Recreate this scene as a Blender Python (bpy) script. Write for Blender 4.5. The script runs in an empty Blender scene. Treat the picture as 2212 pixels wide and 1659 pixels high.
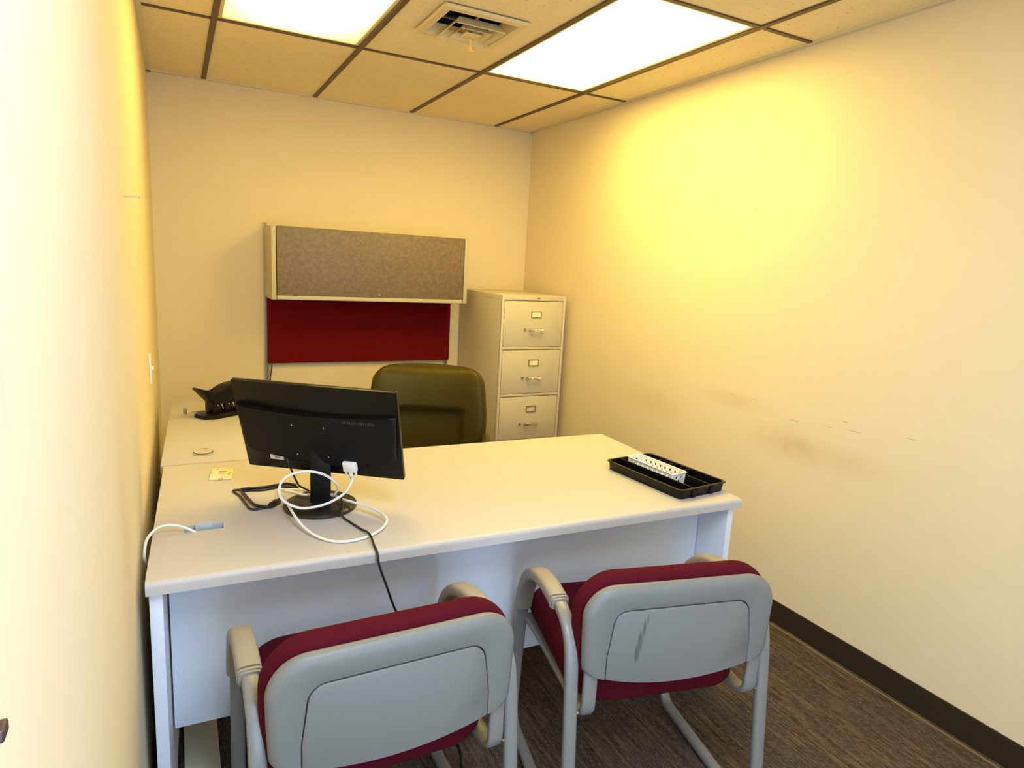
import bpy, bmesh, math, random
from mathutils import Vector, Matrix
PI = math.pi
random.seed(4)
sc = bpy.context.scene
COL = sc.collection

# ------------------------------------------------------------------ camera
CAM = Vector((0.1059, -4.3, 1.4971)); YAW, PITCH, ROLL, FPX = 0.4828, -0.1831, 0.055, 1396.57
fw = Vector((math.sin(YAW)*math.cos(PITCH), math.cos(YAW)*math.cos(PITCH), math.sin(PITCH)))
r0 = Vector((math.cos(YAW), -math.sin(YAW), 0)); u0 = r0.cross(fw)
rt = r0*math.cos(ROLL) + u0*math.sin(ROLL); up = -r0*math.sin(ROLL) + u0*math.cos(ROLL)
cd = bpy.data.cameras.new('camera'); cam = bpy.data.objects.new('camera', cd); COL.objects.link(cam)
cam.matrix_world = Matrix(((rt.x, up.x, -fw.x, CAM.x), (rt.y, up.y, -fw.y, CAM.y), (rt.z, up.z, -fw.z, CAM.z), (0, 0, 0, 1)))
cd.sensor_fit = 'HORIZONTAL'; cd.sensor_width = 36.0; cd.lens = FPX*36.0/2212.0; cd.clip_start = 0.02
sc.camera = cam

# ------------------------------------------------------------------ world, lamp strengths, exposure
LAMP_COL = (1.0, 0.75, 0.17); LAMP_A, LAMP_B = 8.5, 17.5      # the two warm ceiling panels
COOL_COL = (0.64, 0.79, 1.0); LAMP_C = 22.0                    # the cool panel at the doorway end
DOOR_COL, DOOR_W = (0.50, 0.71, 1.0), 34.0                     # daylight through the open doorway behind the camera
w = bpy.data.worlds.new('world'); sc.world = w; w.use_nodes = True
w.node_tree.nodes['Background'].inputs[0].default_value = (0.75, 0.82, 1.0, 1)
w.node_tree.nodes['Background'].inputs[1].default_value = 0.3
ld = bpy.data.lights.new('doorway_daylight', 'AREA'); ld.shape = 'RECTANGLE'; ld.size = 0.90; ld.size_y = 1.95
ld.energy = DOOR_W; ld.color = DOOR_COL
lo = bpy.data.objects.new('doorway_daylight', ld); COL.objects.link(lo)
lo.location = (0.55, -5.02, 1.03); lo.rotation_euler = (PI/2, 0, 0)
vs = sc.view_settings
vs.view_transform = 'Standard'; vs.look = 'None'; vs.gamma = 1.0; vs.exposure = 0.0; vs.use_curve_mapping = False

# ------------------------------------------------------------------ helpers
def tmp_into(bm, t):
    me = bpy.data.meshes.new('t'); t.to_mesh(me); t.free(); bm.from_mesh(me); bpy.data.meshes.remove(me)

def add_box(bm, x0, x1, y0, y1, z0, z1, bev=0.0, seg=2, M=None):
    t = bmesh.new(); bmesh.ops.create_cube(t, size=1.0)
    for v in t.verts:
        v.co = Vector((x0 + (v.co.x+.5)*(x1-x0), y0 + (v.co.y+.5)*(y1-y0), z0 + (v.co.z+.5)*(z1-z0)))
    if bev: bmesh.ops.bevel(t, geom=list(t.edges), offset=bev, segments=seg, profile=0.5, affect='EDGES', clamp_overlap=True)
    if M is not None: t.transform(M)
    tmp_into(bm, t)

def rrect(x0, x1, y0, y1, r, n=6):
    rs = r if isinstance(r, (tuple, list)) else (r, r, r, r)     # corners: ++, -+, --, +-
    out = []
    for (cx, cy, a0, rr) in ((x1, y1, 0, rs[0]), (x0, y1, 90, rs[1]), (x0, y0, 180, rs[2]), (x1, y0, 270, rs[3])):
        sx = -1 if cx == x1 else 1; sy = -1 if cy == y1 else 1
        for k in range(n+1):
            a = math.radians(a0 + 90*k/n)
            out.append((cx + sx*rr + rr*math.cos(a), cy + sy*rr + rr*math.sin(a)))
    return out

def add_prism(bm, pts, d0, d1, M=None, bev=0.0, seg=2, both=True, plane='XY'):
    """outline pts (ccw) extruded from d0 to d1 along the normal; bev rounds the rim edges"""
    t = bmesh.new()
    lo_ = [t.verts.new((x, y, d0)) for x, y in pts]; hi = [t.verts.new((x, y, d1)) for x, y in pts]
    n = len(pts)
    ft = t.faces.new(hi); fb = t.faces.new(lo_[::-1])
    for i in range(n): t.faces.new((lo_[i], lo_[(i+1) % n], hi[(i+1) % n], hi[i]))
    if bev:
        e = list(ft.edges) + (list(fb.edges) if both else [])
        bmesh.ops.bevel(t, geom=e, offset=bev, segments=seg, profile=0.5, affect='EDGES', clamp_overlap=True)
    if plane == 'XZ': t.transform(Matrix(((1, 0, 0, 0), (0, 0, -1, 0), (0, 1, 0, 0), (0, 0, 0, 1))))   # outline in x,z, depth along -y
    if M is not None: t.transform(M)
    bmesh.ops.recalc_face_normals(t, faces=list(t.faces))
    tmp_into(bm, t)

def smooth_path(P, n=6, closed=False):
    P = [Vector(p) for p in P]; out = []; m = len(P)
    rng = range(m if closed else m-1)
    for i in rng:
        if closed: a, b, c, d = P[(i-1) % m], P[i], P[(i+1) % m], P[(i+2) % m]
        else: a, b, c, d = P[max(i-1, 0)], P[i], P[i+1], P[min(i+2, m-1)]
        for k in range(n):
            s = k/n
            out.append(0.5*((2*b) + (c-a)*s + (2*a-5*b+4*c-d)*s*s + (3*b-a-3*c+d)*s**3))
    if not closed: out.append(P[-1])
    return out

def add_tube(bm, P, ra, rb=None, ref=None, seg=12, closed=False, sq=1.0, radf=None):
    """tube along P; ra = half size along ref side, rb = half size across; sq>1 squares the section"""
    rb = ra if rb is None else rb
    P = [Vector(p) for p in P]; m = len(P); rings = []
    prev = None
    for i, p in enumerate(P):
        if closed: t = (P[(i+1) % m] - P[i-1]).normalized()
        else: t = (P[min(i+1, m-1)] - P[max(i-1, 0)]).normalized()
        if ref is not None: s = Vector(ref)
        elif prev is not None: s = prev
        else: s = Vector((0, 0, 1)) if abs(t.z) < .9 else Vector((1, 0, 0))
        s = (s - t*s.dot(t)).normalized(); prev = s; q = t.cross(s)
        f = radf(i/(m-1)) if radf else 1.0
        ring = []
        for k in range(seg):
            a = 2*PI*(k+.5)/seg; c, d = math.cos(a), math.sin(a)
            c = math.copysign(abs(c)**(1/sq), c); d = math.copysign(abs(d)**(1/sq), d)
            ring.append(bm.verts.new(p + s*ra*f*c + q*rb*f*d))
        rings.append(ring)
    for i in range(m if closed else m-1):
        A, B = rings[i], rings[(i+1) % m]
        for k in range(seg): bm.faces.new((A[k], A[(k+1) % seg], B[(k+1) % seg], B[k]))
    if not closed: bm.faces.new(rings[0][::-1]); bm.faces.new(rings[-1])

def add_lathe(bm, prof, seg=40, M=None):
    t = bmesh.new(); rings = []
    for r, z in prof:
        if r < 1e-6: rings.append([t.verts.new((0, 0, z))])
        else: rings.append([t.verts.new((r*math.cos(2*PI*k/seg), r*math.sin(2*PI*k/seg), z)) for k in range(seg)])
    for A, B in zip(rings, rings[1:]):
        for k in range(seg):
            j = (k+1) % seg
            if len(A) == 1 and len(B) == 1: continue
            if len(A) == 1: t.faces.new((A[0], B[k], B[j]))
            elif len(B) == 1: t.faces.new((A[k], A[j], B[0]))
            else: t.faces.new((A[k], A[j], B[j], B[k]))
    if M is not None: t.transform(M)
    bmesh.ops.recalc_face_normals(t, faces=list(t.faces))
    tmp_into(bm, t)

def add_ball(bm, c, r, s=(1, 1, 1)):
    t = bmesh.new(); bmesh.ops.create_uvsphere(t, u_segments=14, v_segments=10, radius=r)
    for v in t.verts: v.co = Vector((v.co.x*s[0]+c[0], v.co.y*s[1]+c[1], v.co.z*s[2]+c[2]))
    tmp_into(bm, t)

def add_holed(bm, W, H, holes, th, M, n=16):
    """flat panel W x H (local x, z) with round or oval holes (cx, cz, rx, rz), thickness th along local y"""
    t = bmesh.new(); edges = []
    def loop(pts):
        vs_ = [t.verts.new((x, 0, z)) for x, z in pts]
        for i in range(len(vs_)): edges.append(t.edges.new((vs_[i], vs_[(i+1) % len(vs_)])))
    loop([(0, 0), (W, 0), (W, H), (0, H)])
    for cx, cz, rx, rz in holes: loop([(cx + rx*math.cos(2*PI*k/n), cz + rz*math.sin(2*PI*k/n)) for k in range(n)])
    res = bmesh.ops.triangle_fill(t, edges=edges, use_beauty=True, use_dissolve=False)
    ex = bmesh.ops.extrude_face_region(t, geom=list(t.faces))
    for v in [g for g in ex['geom'] if isinstance(g, bmesh.types.BMVert)]: v.co.y += th
    bmesh.ops.recalc_face_normals(t, faces=list(t.faces))
    t.transform(M); tmp_into(bm, t)

def add_pillow(bm, pts, d0, d1, r, plane='XY', k=7, dome=0.0):
    """a cushion: outline pts, depth d0..d1, rim rounded with radius r; the top may dome up"""
    cx = (max(p_[0] for p_ in pts)+min(p_[0] for p_ in pts))/2; cy = (max(p_[1] for p_ in pts)+min(p_[1] for p_ in pts))/2
    hx = max(p_[0] for p_ in pts)-cx; hy = max(p_[1] for p_ in pts)-cy
    prof = [(r*(1-math.sin(PI/2*i/k)), d0+r*(1-math.cos(PI/2*i/k))) for i in range(k+1)] + [(r*(1-math.cos(PI/2*i/k)), d1-r*(1-math.sin(PI/2*i/k))) for i in range(k+1)]
    last = prof[-1][0]
    for q in (.35, .6, .8, .95): prof.append((r+(min(hx, hy)-r)*q, d1+dome*(1-(1-q)**2)))
    t = bmesh.new(); rings = []
    for ins, d in prof: rings.append([t.verts.new((cx+(x-cx)*(hx-ins)/hx, cy+(y-cy)*(hy-ins)/hy, d)) for x, y in pts])
    n = len(pts)
    for A, Bq in zip(rings, rings[1:]):
        for i in range(n): t.faces.new((A[i], A[(i+1) % n], Bq[(i+1) % n], Bq[i]))
    t.faces.new(rings[0][::-1]); t.faces.new(rings[-1])
    if plane == 'XZ': t.transform(Matrix(((1, 0, 0, 0), (0, 0, -1, 0), (0, 1, 0, 0), (0, 0, 0, 1))))
    bmesh.ops.recalc_face_normals(t, faces=list(t.faces)); tmp_into(bm, t)

def resample(P, n):
    L = [0.0]
    for a, b in zip(P, P[1:]): L.append(L[-1]+math.hypot(b[0]-a[0], b[1]-a[1]))
    out = []; j = 0
    for i in range(n):
        d = L[-1]*i/(n-1)
        while j < len(P)-2 and L[j+1] < d: j += 1
        f = (d-L[j])/max(1e-9, L[j+1]-L[j]); out.append((P[j][0]+(P[j+1][0]-P[j][0])*f, P[j][1]+(P[j+1][1]-P[j][1])*f))
    return out

def obj(name, bm, mat, parent=None, smooth=True, label=None, ang=38):
    me = bpy.data.meshes.new(name); bm.to_mesh(me); bm.free()
    me.materials.append(mat)
    if smooth:
        me.polygons.foreach_set('use_smooth', [True]*len(me.polygons)); me.set_sharp_from_angle(angle=math.radians(ang))
    o = bpy.data.objects.new(name, me); COL.objects.link(o)
    if parent is not None: o.parent = parent
    if label: o['label'] = label
    return o

def thing(name, label, cat, loc=(0, 0, 0), rotz=0.0, group=None):
    o = bpy.data.objects.new(name, None); COL.objects.link(o); o.empty_display_size = 0.05
    o.location = loc; o.rotation_euler = (0, 0, rotz); o['label'] = label; o['category'] = cat
    if group: o['group'] = group
    return o

def tag(o, label, cat, group=None):
    o['label'] = label; o['category'] = cat
    if group: o['group'] = group
    return o

def struct(name, bm, m, parent=None, smooth=False):
    o = obj(name, bm, m, parent, smooth)
    if parent is None: o['kind'] = 'structure'
    return o

B = bmesh.new
def T(x, y, z): return Matrix.Translation((x, y, z))
def RZ(a): return Matrix.Rotation(a, 4, 'Z')
def RX(a): return Matrix.Rotation(a, 4, 'X')
def RY(a): return Matrix.Rotation(a, 4, 'Y')

# ------------------------------------------------------------------ materials
def lin(c): return tuple((x/12.92 if x <= .04045 else ((x+.055)/1.055)**2.4) for x in c)
def mat(name, rgb, rough=.5, metal=0.0, spec=.5, coat=0.0):
    m = bpy.data.materials.new(name); m.use_nodes = True
    b = m.node_tree.nodes['Principled BSDF']
    b.inputs['Base Color'].default_value = (*rgb, 1); b.inputs['Roughness'].default_value = rough
    b.inputs['Metallic'].default_value = metal; b.inputs['Specular IOR Level'].default_value = spec
    b.inputs['Coat Weight'].default_value = coat
    return m
class NT:
    def __init__(s, m): s.t = m.node_tree; s.b = s.t.nodes['Principled BSDF']
    def n(s, kind, **kw):
        x = s.t.nodes.new(kind)
        for k, v in kw.items():
            if k in x.inputs: x.inputs[k].default_value = v
            else: setattr(x, k, v)
        return x
    def l(s, a, b): s.t.links.new(a, b)
    def coord(s, scale=(1, 1, 1), loc=(0, 0, 0), rot=(0, 0, 0)):
        c = s.n('ShaderNodeTexCoord'); mp = s.n('ShaderNodeMapping')
        mp.inputs['Scale'].default_value = scale; mp.inputs['Location'].default_value = loc; mp.inputs['Rotation'].default_value = rot
        s.l(c.outputs['Object'], mp.inputs['Vector']); return mp.outputs['Vector']
    def noise(s, vec, scale, detail=3, rough=.5):
        x = s.n('ShaderNodeTexNoise'); x.inputs['Scale'].default_value = scale; x.inputs['Detail'].default_value = detail
        x.inputs['Roughness'].default_value = rough; s.l(vec, x.inputs['Vector']); return x.outputs['Fac']
    def ramp(s, fac, stops):
        x = s.n('ShaderNodeValToRGB'); e = x.color_ramp.elements
        while len(e) < len(stops): e.new(0.5)
        for i, (p_, c) in enumerate(stops): e[i].position = p_; e[i].color = (*c, 1)
        s.l(fac, x.inputs['Fac']); return x.outputs['Color']
    def mix(s, fac, a, b, mode='MIX'):
        x = s.n('ShaderNodeMix'); x.data_type = 'RGBA'; x.blend_type = mode
        for sock, v in ((x.inputs['Factor'], fac), (x.inputs['A'], a), (x.inputs['B'], b)):
            pass
        ins = [i for i in x.inputs if i.enabled]
        for sock, v in zip(ins, (fac, a, b)):
            if hasattr(v, 'is_output'): s.l(v, sock)
            elif isinstance(v, (int, float)): sock.default_value = v
            else: sock.default_value = (*v, 1)
        return [o for o in x.outputs if o.enabled][0]
    def math(s, op, a, b=0.0, c=None):
        x = s.n('ShaderNodeMath'); x.operation = op
        for i, v in enumerate((a, b) if c is None else (a, b, c)):
            if hasattr(v, 'is_output'): s.l(v, x.inputs[i])
            else: x.inputs[i].default_value = v
        return x.outputs[0]
    def bump(s, h, strength=.2, dist=.002):
        x = s.n('ShaderNodeBump'); x.inputs['Strength'].default_value = strength; x.inputs['Distance'].default_value = dist
        s.l(h, x.inputs['Height']); s.l(x.outputs['Normal'], s.b.inputs['Normal'])
    def color(s, c): s.l(c, s.b.inputs['Base Color'])
    def blob(s, vec, c, r, soft=1.0):
        """1 inside an ellipse of centre c, radii r, falling to 0 at its edge"""
        mp = s.n('ShaderNodeMapping'); mp.vector_type = 'POINT'
        mp.inputs['Scale'].default_value = [1/q for q in r]; mp.inputs['Location'].default_value = [-a/q for a, q in zip(c, r)]
        s.l(vec, mp.inputs['Vector']); L = s.n('ShaderNodeVectorMath'); L.operation = 'LENGTH'; s.l(mp.outputs['Vector'], L.inputs[0])
        m_ = s.n('ShaderNodeMapRange'); m_.inputs['From Min'].default_value = 1.0; m_.inputs['From Max'].default_value = 1-soft
        m_.interpolation_type = 'SMOOTHSTEP'
        s.l(L.outputs['Value'], m_.inputs['Value']); return m_.outputs['Result']

WALL = (0.80, 0.68, 0.465)
def wall_mat(name, blobs=(), rot=None):
    m = mat(name, WALL, .75, spec=.25); t = NT(m); v = t.coord()
    n1 = t.noise(v, 2.2, 3); col = t.mix(t.math('MULTIPLY', n1, .16), WALL, tuple(.86*x for x in WALL))
    for c, r, amt, rgb, soft in blobs:
        f = t.blob(v, c, r, soft)
        if soft > .6: f = t.math('MULTIPLY', f, t.noise(v, 9, 4))
        col = t.mix(t.math('MULTIPLY', f, amt), col, rgb)
    t.color(col); t.bump(t.noise(v, 260, 2), .12, .001)
    return m
SC = (.30, .22, .10)
M_wall = wall_mat('cream_wall_paint')
M_wall_r = wall_mat('cream_wall_paint_scuffed', [
    ((2.412, -2.47, .80), (.1, .30, .10), .75, (.55, .38, .16), 1.0), ((2.412, -2.15, .93), (.1, .30, .06), .45, (.55, .38, .16), 1.0),
    ((2.412, -2.75, .80), (.1, .35, .09), .4, (.55, .38, .16), 1.0), ((2.412, -1.6, .80), (.1, .35, .12), .35, (.55, .38, .16), 1.0),
    ((2.412, -2.49, .911), (.1, .032, .0016), .8, SC, .5), ((2.412, -2.72, .962), (.1, .018, .0018), .8, SC, .5),
    ((2.412, -2.76, .934), (.1, .036, .0014), .8, SC, .5), ((2.412, -2.98, .962), (.1, .022, .0014), .7, SC, .5),
    ((2.412, -2.65, .925), (.1, .03, .0013), .5, SC, .5), ((2.412, -2.13, .950), (.1, .022, .0014), .6, SC, .5),
    ((2.412, -2.27, .955), (.1, .03, .0012), .4, SC, .5), ((2.412, -2.149, 1.793), (.1, .003, .004), .8, SC, .4)])
M_wall_l = wall_mat('cream_wall_paint_smudged', [
    ((0, -2.9, .95), (.1, .18, .35), .5, (.55, .42, .22), 1.0), ((0, -1.76, 1.46), (.1, .02, .01), .6, SC, .8),
    ((0, -3.77, 1.40), (.1, .02, .06), .5, (.5, .45, .35), 1.0), ((0, -2.35, .83), (.1, .05, .10), .5, (.45, .33, .15), 1.0)])

m = M_carpet = mat('brown_striated_carpet', (.2, .14, .09), .95, spec=.1); t = NT(m)
v = t.coord((90, 7, 1), rot=(0, 0, .07)); v2 = t.coord((9, 5, 1)); v3 = t.coord((420, 60, 1), rot=(0, 0, .07))
streak = t.noise(v, 1.0, 4, .6)
c1 = t.ramp(streak, [(.32, (0.026, 0.017, 0.010)), (.47, (0.073, 0.048, 0.028)), (.56, (0.116, 0.079, 0.048)), (.70, (0.160, 0.117, 0.076))])
c2 = t.mix(t.math('MULTIPLY', t.ramp(t.noise(v2, 1.0, 4, .7), [(.42, (0, 0, 0)), (.60, (1, 1, 1))]), .7), c1, (0.055, 0.041, 0.036))
c3 = t.mix(t.ramp(t.noise(v3, 1.0, 2, .6), [(.52, (0, 0, 0)), (.66, (.75, .75, .75))]), c2, (0.198, 0.165, 0.129))
t.color(c3); t.bump(t.noise(v3, 1.0, 2), .7, .004)

m = M_tile = mat('ceiling_tile_fissured', (.86, .73, .46), .95, spec=.1); t = NT(m); v = t.coord()
sp = t.noise(v, 95, 3, .55); big = t.noise(v, 30, 2)
t.color(t.mix(t.ramp(sp, [(.30, (1, 1, 1)), (.36, (0, 0, 0))]), (.86, .73, .46), (.42, .31, .16)))
t.bump(t.noise(v, 150, 3), .35, .003)
M_grid = mat('brown_ceiling_grid_paint', (.095, .052, .022), .5)
M_mold = mat('cream_wall_angle_paint', (.70, .62, .42), .5)
M_base = mat('dark_brown_vinyl_baseboard', (.030, .019, .012), .45)
M_fix = mat('cream_light_frame_paint', (.80, .72, .50), .4)
def lamp_mat(name, s, c=LAMP_COL, rim=0.0):
    m = bpy.data.materials.new(name); m.use_nodes = True; nt = m.node_tree; nt.nodes.clear()
    e = nt.nodes.new('ShaderNodeEmission'); e.inputs[0].default_value = (*c, 1); e.inputs[1].default_value = s
    o = nt.nodes.new('ShaderNodeOutputMaterial'); nt.links.new(e.outputs[0], o.inputs[0])
    if rim:      # tubes sit in the middle of the fixture, the acrylic is dimmer towards its rim
        tc = nt.nodes.new('ShaderNodeTexCoord'); mp = nt.nodes.new('ShaderNodeMapping'); mp.inputs['Scale'].default_value = (1/.33, 1/.66, 0)
        ln = nt.nodes.new('ShaderNodeVectorMath'); ln.operation = 'LENGTH'; mr = nt.nodes.new('ShaderNodeMapRange'); mr.interpolation_type = 'SMOOTHSTEP'
        mr.inputs['From Min'].default_value = .45; mr.inputs['From Max'].default_value = 1.25; mr.inputs['To Min'].default_value = s; mr.inputs['To Max'].default_value = s*rim
        nt.links.new(tc.outputs['Object'], mp.inputs['Vector']); nt.links.new(mp.outputs[0], ln.inputs[0]); nt.links.new(ln.outputs['Value'], mr.inputs['Value']); nt.links.new(mr.outputs[0], e.inputs[1])
    return m
M_lampA = lamp_mat('lit_diffuser_dimmer', LAMP_A*1.25, rim=.22); M_lampB = lamp_mat('lit_diffuser_brighter', LAMP_B)
M_lampC = lamp_mat('lit_diffuser_cool', LAMP_C, COOL_COL)
M_vent = mat('yellowed_vent_enamel', (.72, .60, .34), .4)
M_lever = mat('amber_plastic_lever', (.75, .45, .10), .35)
M_duct = mat('dark_duct_interior', (.008, .009, .011), .7)

def speckled(name, rgb, rough=.4, k=.10, sc_=320):
    m = mat(name, rgb, rough); t = NT(m); v = t.coord()
    t.color(t.mix(t.math('MULTIPLY', t.noise(v, sc_, 2), k*2), rgb, tuple(x*.75 for x in rgb))); return m
M_desk = speckled('grey_white_laminate', (.54, .50, .47), .42, .08)
M_deskedge = M_desk
M_panel = speckled('cool_grey_panel_laminate', (.74, .775, .84), .45, .06)
M_gromm = mat('blue_grey_grommet_plastic', (.48, .52, .56), .45)
M_black = mat('black_plastic', (.0035, .0033, .0032), .45, spec=.22)
M_blackg = mat('glossy_black_plastic', (.004, .0035, .003), .30, spec=.25)
M_blackbase = mat('dusty_black_plastic', (.016, .013, .010), .35)
M_rubber = mat('black_cord_rubber', (.008, .007, .008), .4)
M_whitecable = mat('white_cable_jacket', (.78, .77, .74), .4)
M_whiteplastic = mat('white_plastic', (.84, .83, .80), .4)
M_shell = speckled('pale_grey_shell_plastic', (.185, .183, .170), .45, .08, 60)
M_frame = speckled('warm_grey_frame_enamel', (.222, .214, .200), .32, .04, 90)
M_arm = mat('beige_grey_armrest_plastic', (.31, .275, .23), .5)
def fabric(name, rgb, sheen=.08):
    m = mat(name, rgb, .92, spec=.12); t = NT(m); v = t.coord()
    w1 = t.noise(v, 700, 2); t.color(t.mix(w1, tuple(x*.75 for x in rgb), tuple(min(1, x*1.25) for x in rgb))); t.bump(w1, .4, .001)
    t.b.inputs['Sheen Weight'].default_value = sheen; t.b.inputs['Sheen Tint'].default_value = (rgb[0]*2+.2, rgb[1]*2, rgb[2]*2, 1); return m
M_red = fabric('burgundy_seat_fabric', (.072, .003, .010))
M_tack = fabric('red_tackboard_fabric', (.16, .004, .005), .05)
M_leather = mat('olive_brown_leather', (.040, .029, .005), .38, spec=.4); M_leather.node_tree.nodes['Principled BSDF'].inputs['Specular Tint'].default_value = (.85, .68, .22, 1)
t = NT(M_leather); t.bump(t.noise(t.coord(), 240, 3), .12, .001)
M_cab = mat('putty_metal_enamel', (.60, .53, .40), .38); t = NT(M_cab); t.bump(t.noise(t.coord(), 420, 1), .06, .0005)
M_chrome = mat('chrome', (.75, .72, .66), .18, 1.0)
M_brass = mat('aged_brass_holder', (.48, .35, .14), .35, 1.0)
M_card = mat('cream_index_card', (.86, .80, .55), .7)
M_ink = mat('dark_ink', (.03, .025, .02), .6)
M_over = mat('khaki_metal_enamel', (.52, .47, .32), .4)
M_rail = mat('grey_slotted_rail', (.36, .34, .29), .4, .3)
m = M_marble = mat('mottled_taupe_laminate', (.3, .2, .14), .5); t = NT(m); v = t.coord()
n1 = t.noise(v, 42, 6, .7); n2 = t.noise(v, 120, 5, .75)
cA = t.ramp(n1, [(.30, (.140, .098, .072)), (.5, (.205, .142, .094)), (.68, (.27, .195, .135))])
t.color(t.mix(t.ramp(n2, [(.46, (0, 0, 0)), (.62, (.75, .75, .75))]), cA, (.155, .120, .098)))
m = M_plate = mat('stained_ivory_plate', (.75, .66, .42), .5); t = NT(m); v = t.coord()
t.color(t.mix(t.ramp(t.noise(v, 60, 3, .7), [(.56, (0, 0, 0)), (.66, (1, 1, 1))]), (.78, .70, .46), (.45, .28, .10)))
M_switch = mat('white_switch_plate', (.85, .82, .74), .4)
M_wood = mat('dark_brown_wood', (.055, .022, .018), .35)
M_steel = mat('dull_steel', (.45, .43, .40), .35, 1.0)
M_foot = mat('beige_metal_bar_paint', (.60, .56, .42), .45)
M_scuff = speckled('pale_grey_shell_plastic_scuffed', (.185, .183, .170), .45, .08, 60)
t = NT(M_scuff); old = t.b.inputs['Base Color'].links[0].from_socket; v = t.coord()
f = None
for cx, cz, rx, rz in ((-.099, .655, .004, .020), (-.107, .632, .006, .030), (-.115, .598, .009, .036), (-.121, .565, .009, .032)):
    g = t.blob(v, (cx, 0.0, cz), (rx, .5, rz), .6); f = g if f is None else t.math('MAXIMUM', f, g)
f = t.math('MULTIPLY', f, t.math('ADD', t.math('MULTIPLY', t.noise(t.coord((1, 1, .12)), 320, 2), 1.3), .05))
t.color(t.mix(f, old, (.06, .06, .06)))

# ------------------------------------------------------------------ the room
W, H, YF = 2.412, 2.4255, -4.95
G = .6096; XA = .2848; XB, XC, XD = XA+G, XA+2*G, XA+3*G; T1, T2, T3, T4 = -1.1226, -1.1226-2*G, -1.1226-4*G, -1.1226-6*G
bm = B(); add_box(bm, -.1, W+.1, YF-.1, .1, -.05, 0); struct('floor', bm, M_carpet)
bm = B(); add_box(bm, -.1, W+.1, 0, .1, 0, H+.25); struct('wall_back', bm, M_wall)
bm = B(); add_box(bm, -.1, 0, YF-.1, 0, 0, H+.25); struct('wall_left', bm, M_wall_l)
bm = B(); add_box(bm, W, W+.1, YF-.1, 0, 0, H+.25); struct('wall_right', bm, M_wall_r)
bm = B(); add_box(bm, 0, .08, YF-.1, YF, 0, H+.25); add_box(bm, 1.02, W, YF-.1, YF, 0, H+.25); add_box(bm, .08, 1.02, YF-.1, YF, 2.05, H+.25)
struct('wall_front', bm, M_wall)
def base(name, x0, x1, y0, y1):
    bm = B(); add_box(bm, x0, x1, y0, y1, 0, .1016, .002); struct(name, bm, M_base)
base('baseboard_right', W-.006, W, YF, 0); base('baseboard_back', 0, W-.006, -.006, 0); base('baseboard_left', 0, .006, YF, -.006)
bm = B(); add_box(bm, W-.030, W-.0245, YF, -.01, 0, .004); struct('trim_1', bm, mat('tan_carpet_edge', (.22, .16, .08), .8))
# ceiling: one slab of tiles per grid opening, none where the lights and the vent hang
ZT = H + .007
xs = [0, XA, XB, XC, XD, W]; ys = [0, T1, T2, T3, T4, YF]
bm = B()
VX, VY, VO = 1.197, -1.69, .155       # vent centre, half opening
for i in range(5):
    for j in range(4):
        if (j == 1 and i in (1, 3)) or (j == 3 and i == 1): continue
        x0, x1, y1, y0 = xs[i], xs[i+1], ys[j], ys[j+1]
        if j == 1 and i == 2:
            for a in ((x0, VX-VO, y0, y1), (VX+VO, x1, y0, y1), (VX-VO, VX+VO, y0, VY-VO), (VX-VO, VX+VO, VY+VO, y1)): add_box(bm, *a, ZT, ZT+.016)
        else: add_box(bm, x0, x1, y0, y1, ZT, ZT+.016)
struct('ceiling', bm, M_tile)
bm = B(); gw = .012
for x in (XA, XB, XC, XD): add_box(bm, x-gw, x+gw, YF, 0, H, H+.006, .001)
struct('trim_2', bm, M_grid)
bm = B()
for y in (T1, T2, T3, T4): add_box(bm, .0, W, y-gw*.85, y+gw*.85, H+.0012, H+.0068, .001)
struct('trim_3', bm, M_grid)
bm = B()
add_box(bm, 0, .022, YF, 0, H-.001, H+.007); add_box(bm, W-.022, W, YF, 0, H-.001, H+.007); add_box(bm, 0, W, -.022, 0, H-.001, H+.007)
struct('trim_4', bm, M_mold)

def ceiling_light(x0, x1, label, M_l, ya=T1, yb=T2):
    t = thing('ceiling_light', label, 'light', ((x0+x1)/2, (ya+yb)/2, H+.008))
    hx, hy = (x1-x0)/2-.0135, (ya-yb)/2-.0125
    bm = B(); k = .016
    add_box(bm, -hx, -hx+k, -hy, hy, -.002, .05, .002); add_box(bm, hx-k, hx, -hy, hy, -.002, .05, .002)
    add_box(bm, -hx+k, hx-k, -hy, -hy+k, -.002, .05, .002); add_box(bm, -hx+k, hx-k, hy-k, hy, -.002, .05, .002)
    add_box(bm, -hx, hx, -hy, hy, .05, .055)
    obj('frame', bm, M_fix, t, label='cream metal frame around the lit panel')
    bm = B(); add_box(bm, -hx+k, hx-k, -hy+k, hy-k, .004, .010); obj('diffuser', bm, M_l, t, False, label='glowing acrylic panel')
    return t
ceiling_light(XA, XB, 'recessed ceiling light panel nearer the left wall, above the monitor', M_lampA)
ceiling_light(XC, XD, 'brightest recessed ceiling light panel close to the right wall', M_lampB)
ceiling_light(XA, XB, 'cool white ceiling light panel at the front end of the room by the left wall', M_lampC, T3, T4)

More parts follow.
